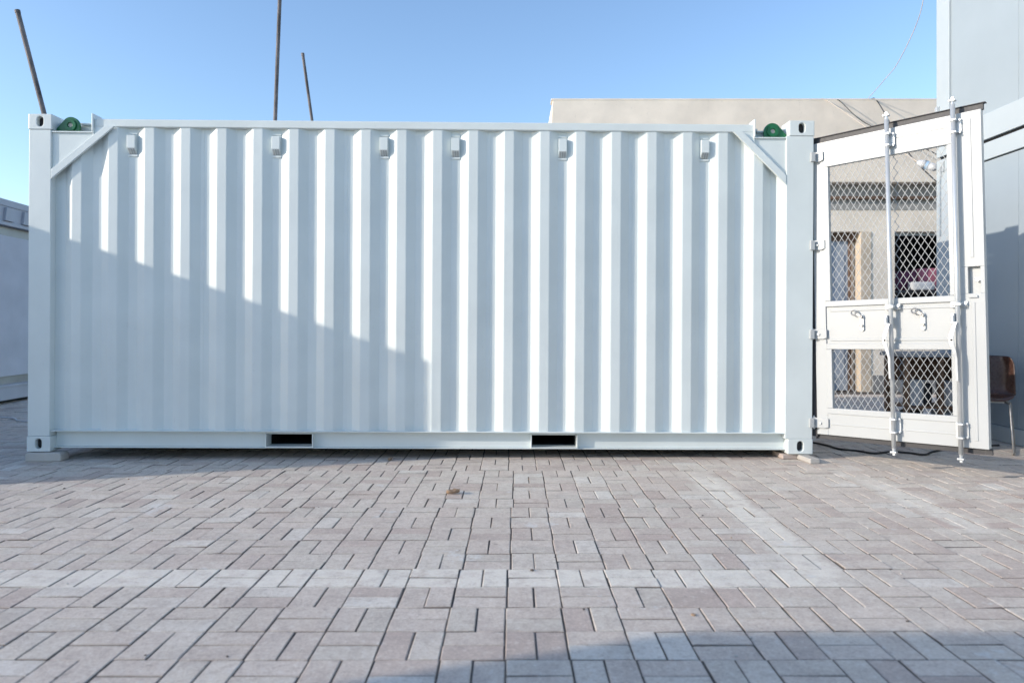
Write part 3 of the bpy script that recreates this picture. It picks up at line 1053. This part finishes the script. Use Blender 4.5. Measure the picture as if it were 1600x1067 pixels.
# ------------------------------------------------------------------ wooden rack and what stands in it
rk = empty('wooden_rack', (3.68, 6.62, 0.0), (0, 0, R(-3)))
tag(rk, 'brown wooden rack with a grey top, seen through the lower door mesh', 'rack')
RL, RD = 0.66, 0.42
MB().box(-0.03, RL + 0.03, -0.03, RD + 0.03, 0.745, 0.785).build('top', 'greytop', rk, 0.004)
for x in (0.0, 0.31, RL - 0.045):
    for y in (0.0, RD - 0.045):
        MB().box(x, x + 0.045, y, y + 0.045, 0.0, 0.7445).build('leg', 'wood', rk, 0.003)
MB().box(0.046, RL - 0.046, 0.01, RD - 0.01, 0.26, 0.28).build('shelf', 'wood', rk, 0.002)
MB().box(0.046, RL - 0.046, RD - 0.03, RD - 0.01, 0.50, 0.74).build('back_rail', 'wood', rk, 0.002)


def pail(x, y, z, r, h, mat, label, group):
    b_ = MB()
    b_.tube([(0, 0, 0), (0, 0, h * 0.5), (0, 0, h * 0.96)], [r * 0.86, r * 0.93, r], 18)
    b_.tube([(0, 0, h * 0.962), (0, 0, h)], [r * 1.06, r * 1.04], 18)
    o_ = b_.build('plastic_pail', mat, None, 0.004)
    o_.location = (x, y, z)
    tag(o_, label, 'pail', group)


pail(3.84, 6.77, 0.281, 0.095, 0.24, 'sack', 'pale lidded pail on the rack shelf, nearest the house door', 'pails in the rack')
pail(4.00, 6.86, 0.281, 0.07, 0.20, 'sackdark', 'black pail between the two pale pails in the rack', 'pails in the rack')
pail(4.15, 6.74, 0.281, 0.10, 0.23, 'sack', 'pale lidded pail on the rack shelf, beside the cabin wall', 'pails in the rack')
pail(3.86, 6.84, 0.001, 0.10, 0.22, 'sackdark', 'black pail on the ground under the rack shelf', 'pails in the rack')
pail(4.14, 6.80, 0.001, 0.10, 0.22, 'hdoor', 'blue grey pail on the ground under the rack shelf', 'pails in the rack')

# ------------------------------------------------------------------ chair between the door and the cabin
ch = empty('chair', (3.965, 5.93, 0.0), (0, 0, R(-36)))
tag(ch, 'brown moulded plastic chair on a steel sled frame, half behind the open door', 'chair')
nu, nv = 11, 16
vs, fs = [], []
for j in range(nv):
    t = j / (nv - 1)
    # profile from the front lip of the seat over the bend to the top of the back
    if t < 0.12:
        y, z = -0.215 + t / 0.12 * 0.03, 0.425 + t / 0.12 * 0.025
    elif t < 0.5:
        k = (t - 0.12) / 0.38
        y, z = -0.185 + k * 0.30, 0.45 - 0.022 * math.sin(k * math.pi * 0.8)
    elif t < 0.66:
        a = (t - 0.5) / 0.16 * R(80)
        y, z = 0.115 + 0.075 * math.sin(a), 0.437 + 0.075 * (1 - math.cos(a))
    else:
        k = (t - 0.66) / 0.34
        y, z = 0.189 + k * 0.055, 0.499 + k * 0.285
    hw = 0.205 + 0.012 * math.sin(t * math.pi)
    if t > 0.93:
        hw -= 0.03 * ((t - 0.93) / 0.07) ** 2
    for i in range(nu):
        s_ = -1 + 2 * i / (nu - 1)
        lift = 0.035 * max(0, abs(s_) - 0.55) ** 2 / 0.2
        if t < 0.55:
            vs.append((s_ * hw, y, z + lift))
        else:
            vs.append((s_ * hw, y - lift * 1.6 - 0.0, z))
for j in range(nv - 1):
    for i in range(nu - 1):
        a = j * nu + i
        fs.append((a, a + 1, a + nu + 1, a + nu))
sh = MB().add(vs, fs).build('seat_shell', 'chair', ch, smooth=True)
sm = sh.modifiers.new('solidify', 'SOLIDIFY')
sm.thickness = 0.010
sb = sh.modifiers.new('subsurf', 'SUBSURF')
sb.levels = sb.render_levels = 1
for s_ in (-1, 1):
    x = s_ * 0.175
    MB().tube([(x * 0.8, -0.13, 0.418), (x, -0.17, 0.405), (x * 1.15, -0.215, 0.03), (x * 1.15, -0.205, 0.012), (x * 1.15, 0.20, 0.012),
               (x * 1.15, 0.212, 0.03), (x, 0.07, 0.40), (x * 0.8, 0.04, 0.415)], 0.0078, 8).build('leg', 'zinc_dark', ch, smooth=True)
MB().tube([(-0.14, -0.13, 0.418), (0.14, -0.13, 0.418)], 0.008, 8).build('stretcher', 'zinc', ch)


# ------------------------------------------------------------------ cables, wires, lamp
def spline(pts, n=8):
    pts = [Vector(p) for p in pts]
    out = []
    for i in range(len(pts) - 1):
        p0, p1, p2, p3 = pts[max(i - 1, 0)], pts[i], pts[i + 1], pts[min(i + 2, len(pts) - 1)]
        for k in range(n):
            t = k / n
            out.append(0.5 * ((2 * p1) + (-p0 + p2) * t + (2 * p0 - 5 * p1 + 4 * p2 - p3) * t * t + (-p0 + 3 * p1 - 3 * p2 + p3) * t ** 3))
    out.append(pts[-1])
    return out


def cable(name, pts, r, mat, label, cat='cable'):
    o_ = MB().tube(spline(pts), r, 7).build(name, mat, None, smooth=True)
    tag(o_, label, cat)
    return o_


gz = 0.009
cable('ground_cable', [(2.20, 6.6, gz), (2.62, 6.27, gz), (2.71, 6.10, gz), (2.74, 5.92, gz), (2.85, 5.83, gz), (2.93, 5.72, gz), (3.10, 5.79, gz), (3.22, 5.74, gz),
                       (3.30, 5.66, gz), (3.46, 5.80, gz), (3.75, 5.98, gz), (4.2, 6.1, gz)], 0.0085, 'cable', 'black cable snaking over the ground under the open door')
cable('ground_cable', [(-7.2, 8.3, gz), (-5.75, 7.94, gz), (-5.52, 7.84, gz), (-5.24, 7.63, gz), (-4.6, 7.9, gz)], 0.009, 'whitecable', 'white cable on the shaded ground left of the container')
cable('overhead_wire', [(5.15, 8.75, 5.6), (5.20, 9.0, 5.02), (5.20, 9.5, 4.59), (5.27, 10.0, 4.51), (5.46, 10.85, 4.51)], 0.0048, 'beigecable',
      'thin pale wire hanging down against the sky onto the house roof', 'wire')
cable('overhead_wire', [(4.74, 10.9, 4.52), (4.80, 10.74, 4.44), (4.75, 9.5, 3.70), (4.57, 8.1, 2.96), (4.55, 7.96, 2.885)], 0.007, 'beigecable',
      'beige wire running from the house roof edge down to the white lamp', 'wire')
cable('overhead_wire', [(5.54, 10.9, 4.52), (5.56, 10.74, 4.42), (5.10, 9.1, 3.26), (4.56, 7.42, 2.45)], 0.007, 'cable',
      'dark wire sloping from the house roof edge to the cabin corner', 'wire')
cable('overhead_wire', [(4.96, 10.9, 4.52), (4.99, 10.74, 4.43), (5.15, 10.3, 3.98), (5.05, 8.5, 3.12), (4.75, 7.42, 2.60)], 0.006, 'cable',
      'thin dark wire crossing between the beige wire and the sloping dark wire', 'wire')
lm = empty('hanging_lamp', (4.55, 7.95, 2.875))
tag(lm, 'white cylindrical lamp on a wire, seen through the upper door mesh', 'lamp')
a, c = Vector((0, 0, 0)), Vector((0.16, -0.12, -0.10))
MB().tube([a, a.lerp(c, .12), a.lerp(c, .3), a.lerp(c, .45)], [0.012, 0.034, 0.044, 0.046], 14).build('lamp_socket', 'lamp', lm, smooth=True)
MB().tube([a.lerp(c, .451), a.lerp(c, .60)], [0.047, 0.047], 14).build('lamp_band', 'bluetape', lm)
MB().tube([a.lerp(c, .601), a.lerp(c, .9), c], [0.044, 0.040, 0.022], 14).build('lamp_body', 'lamp', lm, smooth=True)

# ------------------------------------------------------------------ litter on the paving
def leaf(loc, size, rz, label, seedv):
    r_ = random.Random(seedv)
    vs, fs = [], []
    n = 7
    for i in range(n):
        t = i / (n - 1)
        w_ = 0.34 * math.sin(math.pi * min(1, t * 0.95 + 0.05)) ** 0.8 + 0.01
        for s_ in (-1, -0.45, 0, 0.45, 1):
            vs.append(((t - 0.5) * size, s_ * w_ * size * r_.uniform(0.8, 1.1), size * (0.05 + 0.28 * abs(s_) ** 1.5 * r_.uniform(0.5, 1.2) + 0.16 * (t - 0.4) ** 2)))
    for i in range(n - 1):
        for k in range(4):
            q = i * 5 + k
            fs.append((q, q + 1, q + 6, q + 5))
    o_ = MB().add(vs, fs).build('dry_leaf', 'leaf', None, smooth=True)
    s2 = o_.modifiers.new('solidify', 'SOLIDIFY')
    s2.thickness = 0.0012
    o_.location = loc
    o_.rotation_euler = (0, 0, rz)
    tag(o_, label, 'leaf', 'litter on the paving')


leaf((-0.365, 4.38, 0.001), 0.085, R(20), 'curled dry brown leaf lying on the sunlit paving in front of the container', 1)
leaf((-0.94, 5.46, 0.001), 0.06, R(70), 'small dry leaf lying in the dark gap under the container edge', 2)
rs = random.Random(5)
LB = ('left part of the paving', 'right part of the paving')
for k in range(26):
    yy = rs.uniform(2.2, 4.9)
    xx = rs.uniform(-0.68, 0.6) * yy
    s_ = rs.uniform(0.004, 0.009)
    bm = bmesh.new()
    bmesh.ops.create_icosphere(bm, subdivisions=1, radius=s_)
    for v in bm.verts:
        v.co *= rs.uniform(0.7, 1.25)
        v.co.z *= 0.6
    me = bpy.data.meshes.new('pebble')
    bm.to_mesh(me)
    bm.free()
    me.materials.append(M[rs.choice(['block', 'joint', 'joint', 'leaf'])])
    o = bpy.data.objects.new('pebble', me)
    COL.objects.link(o)
    o.location = (xx, yy, s_ * 0.35)
    tag(o, 'tiny pebble lying loose on the paving', 'pebble', 'tiny pebbles on the paving')
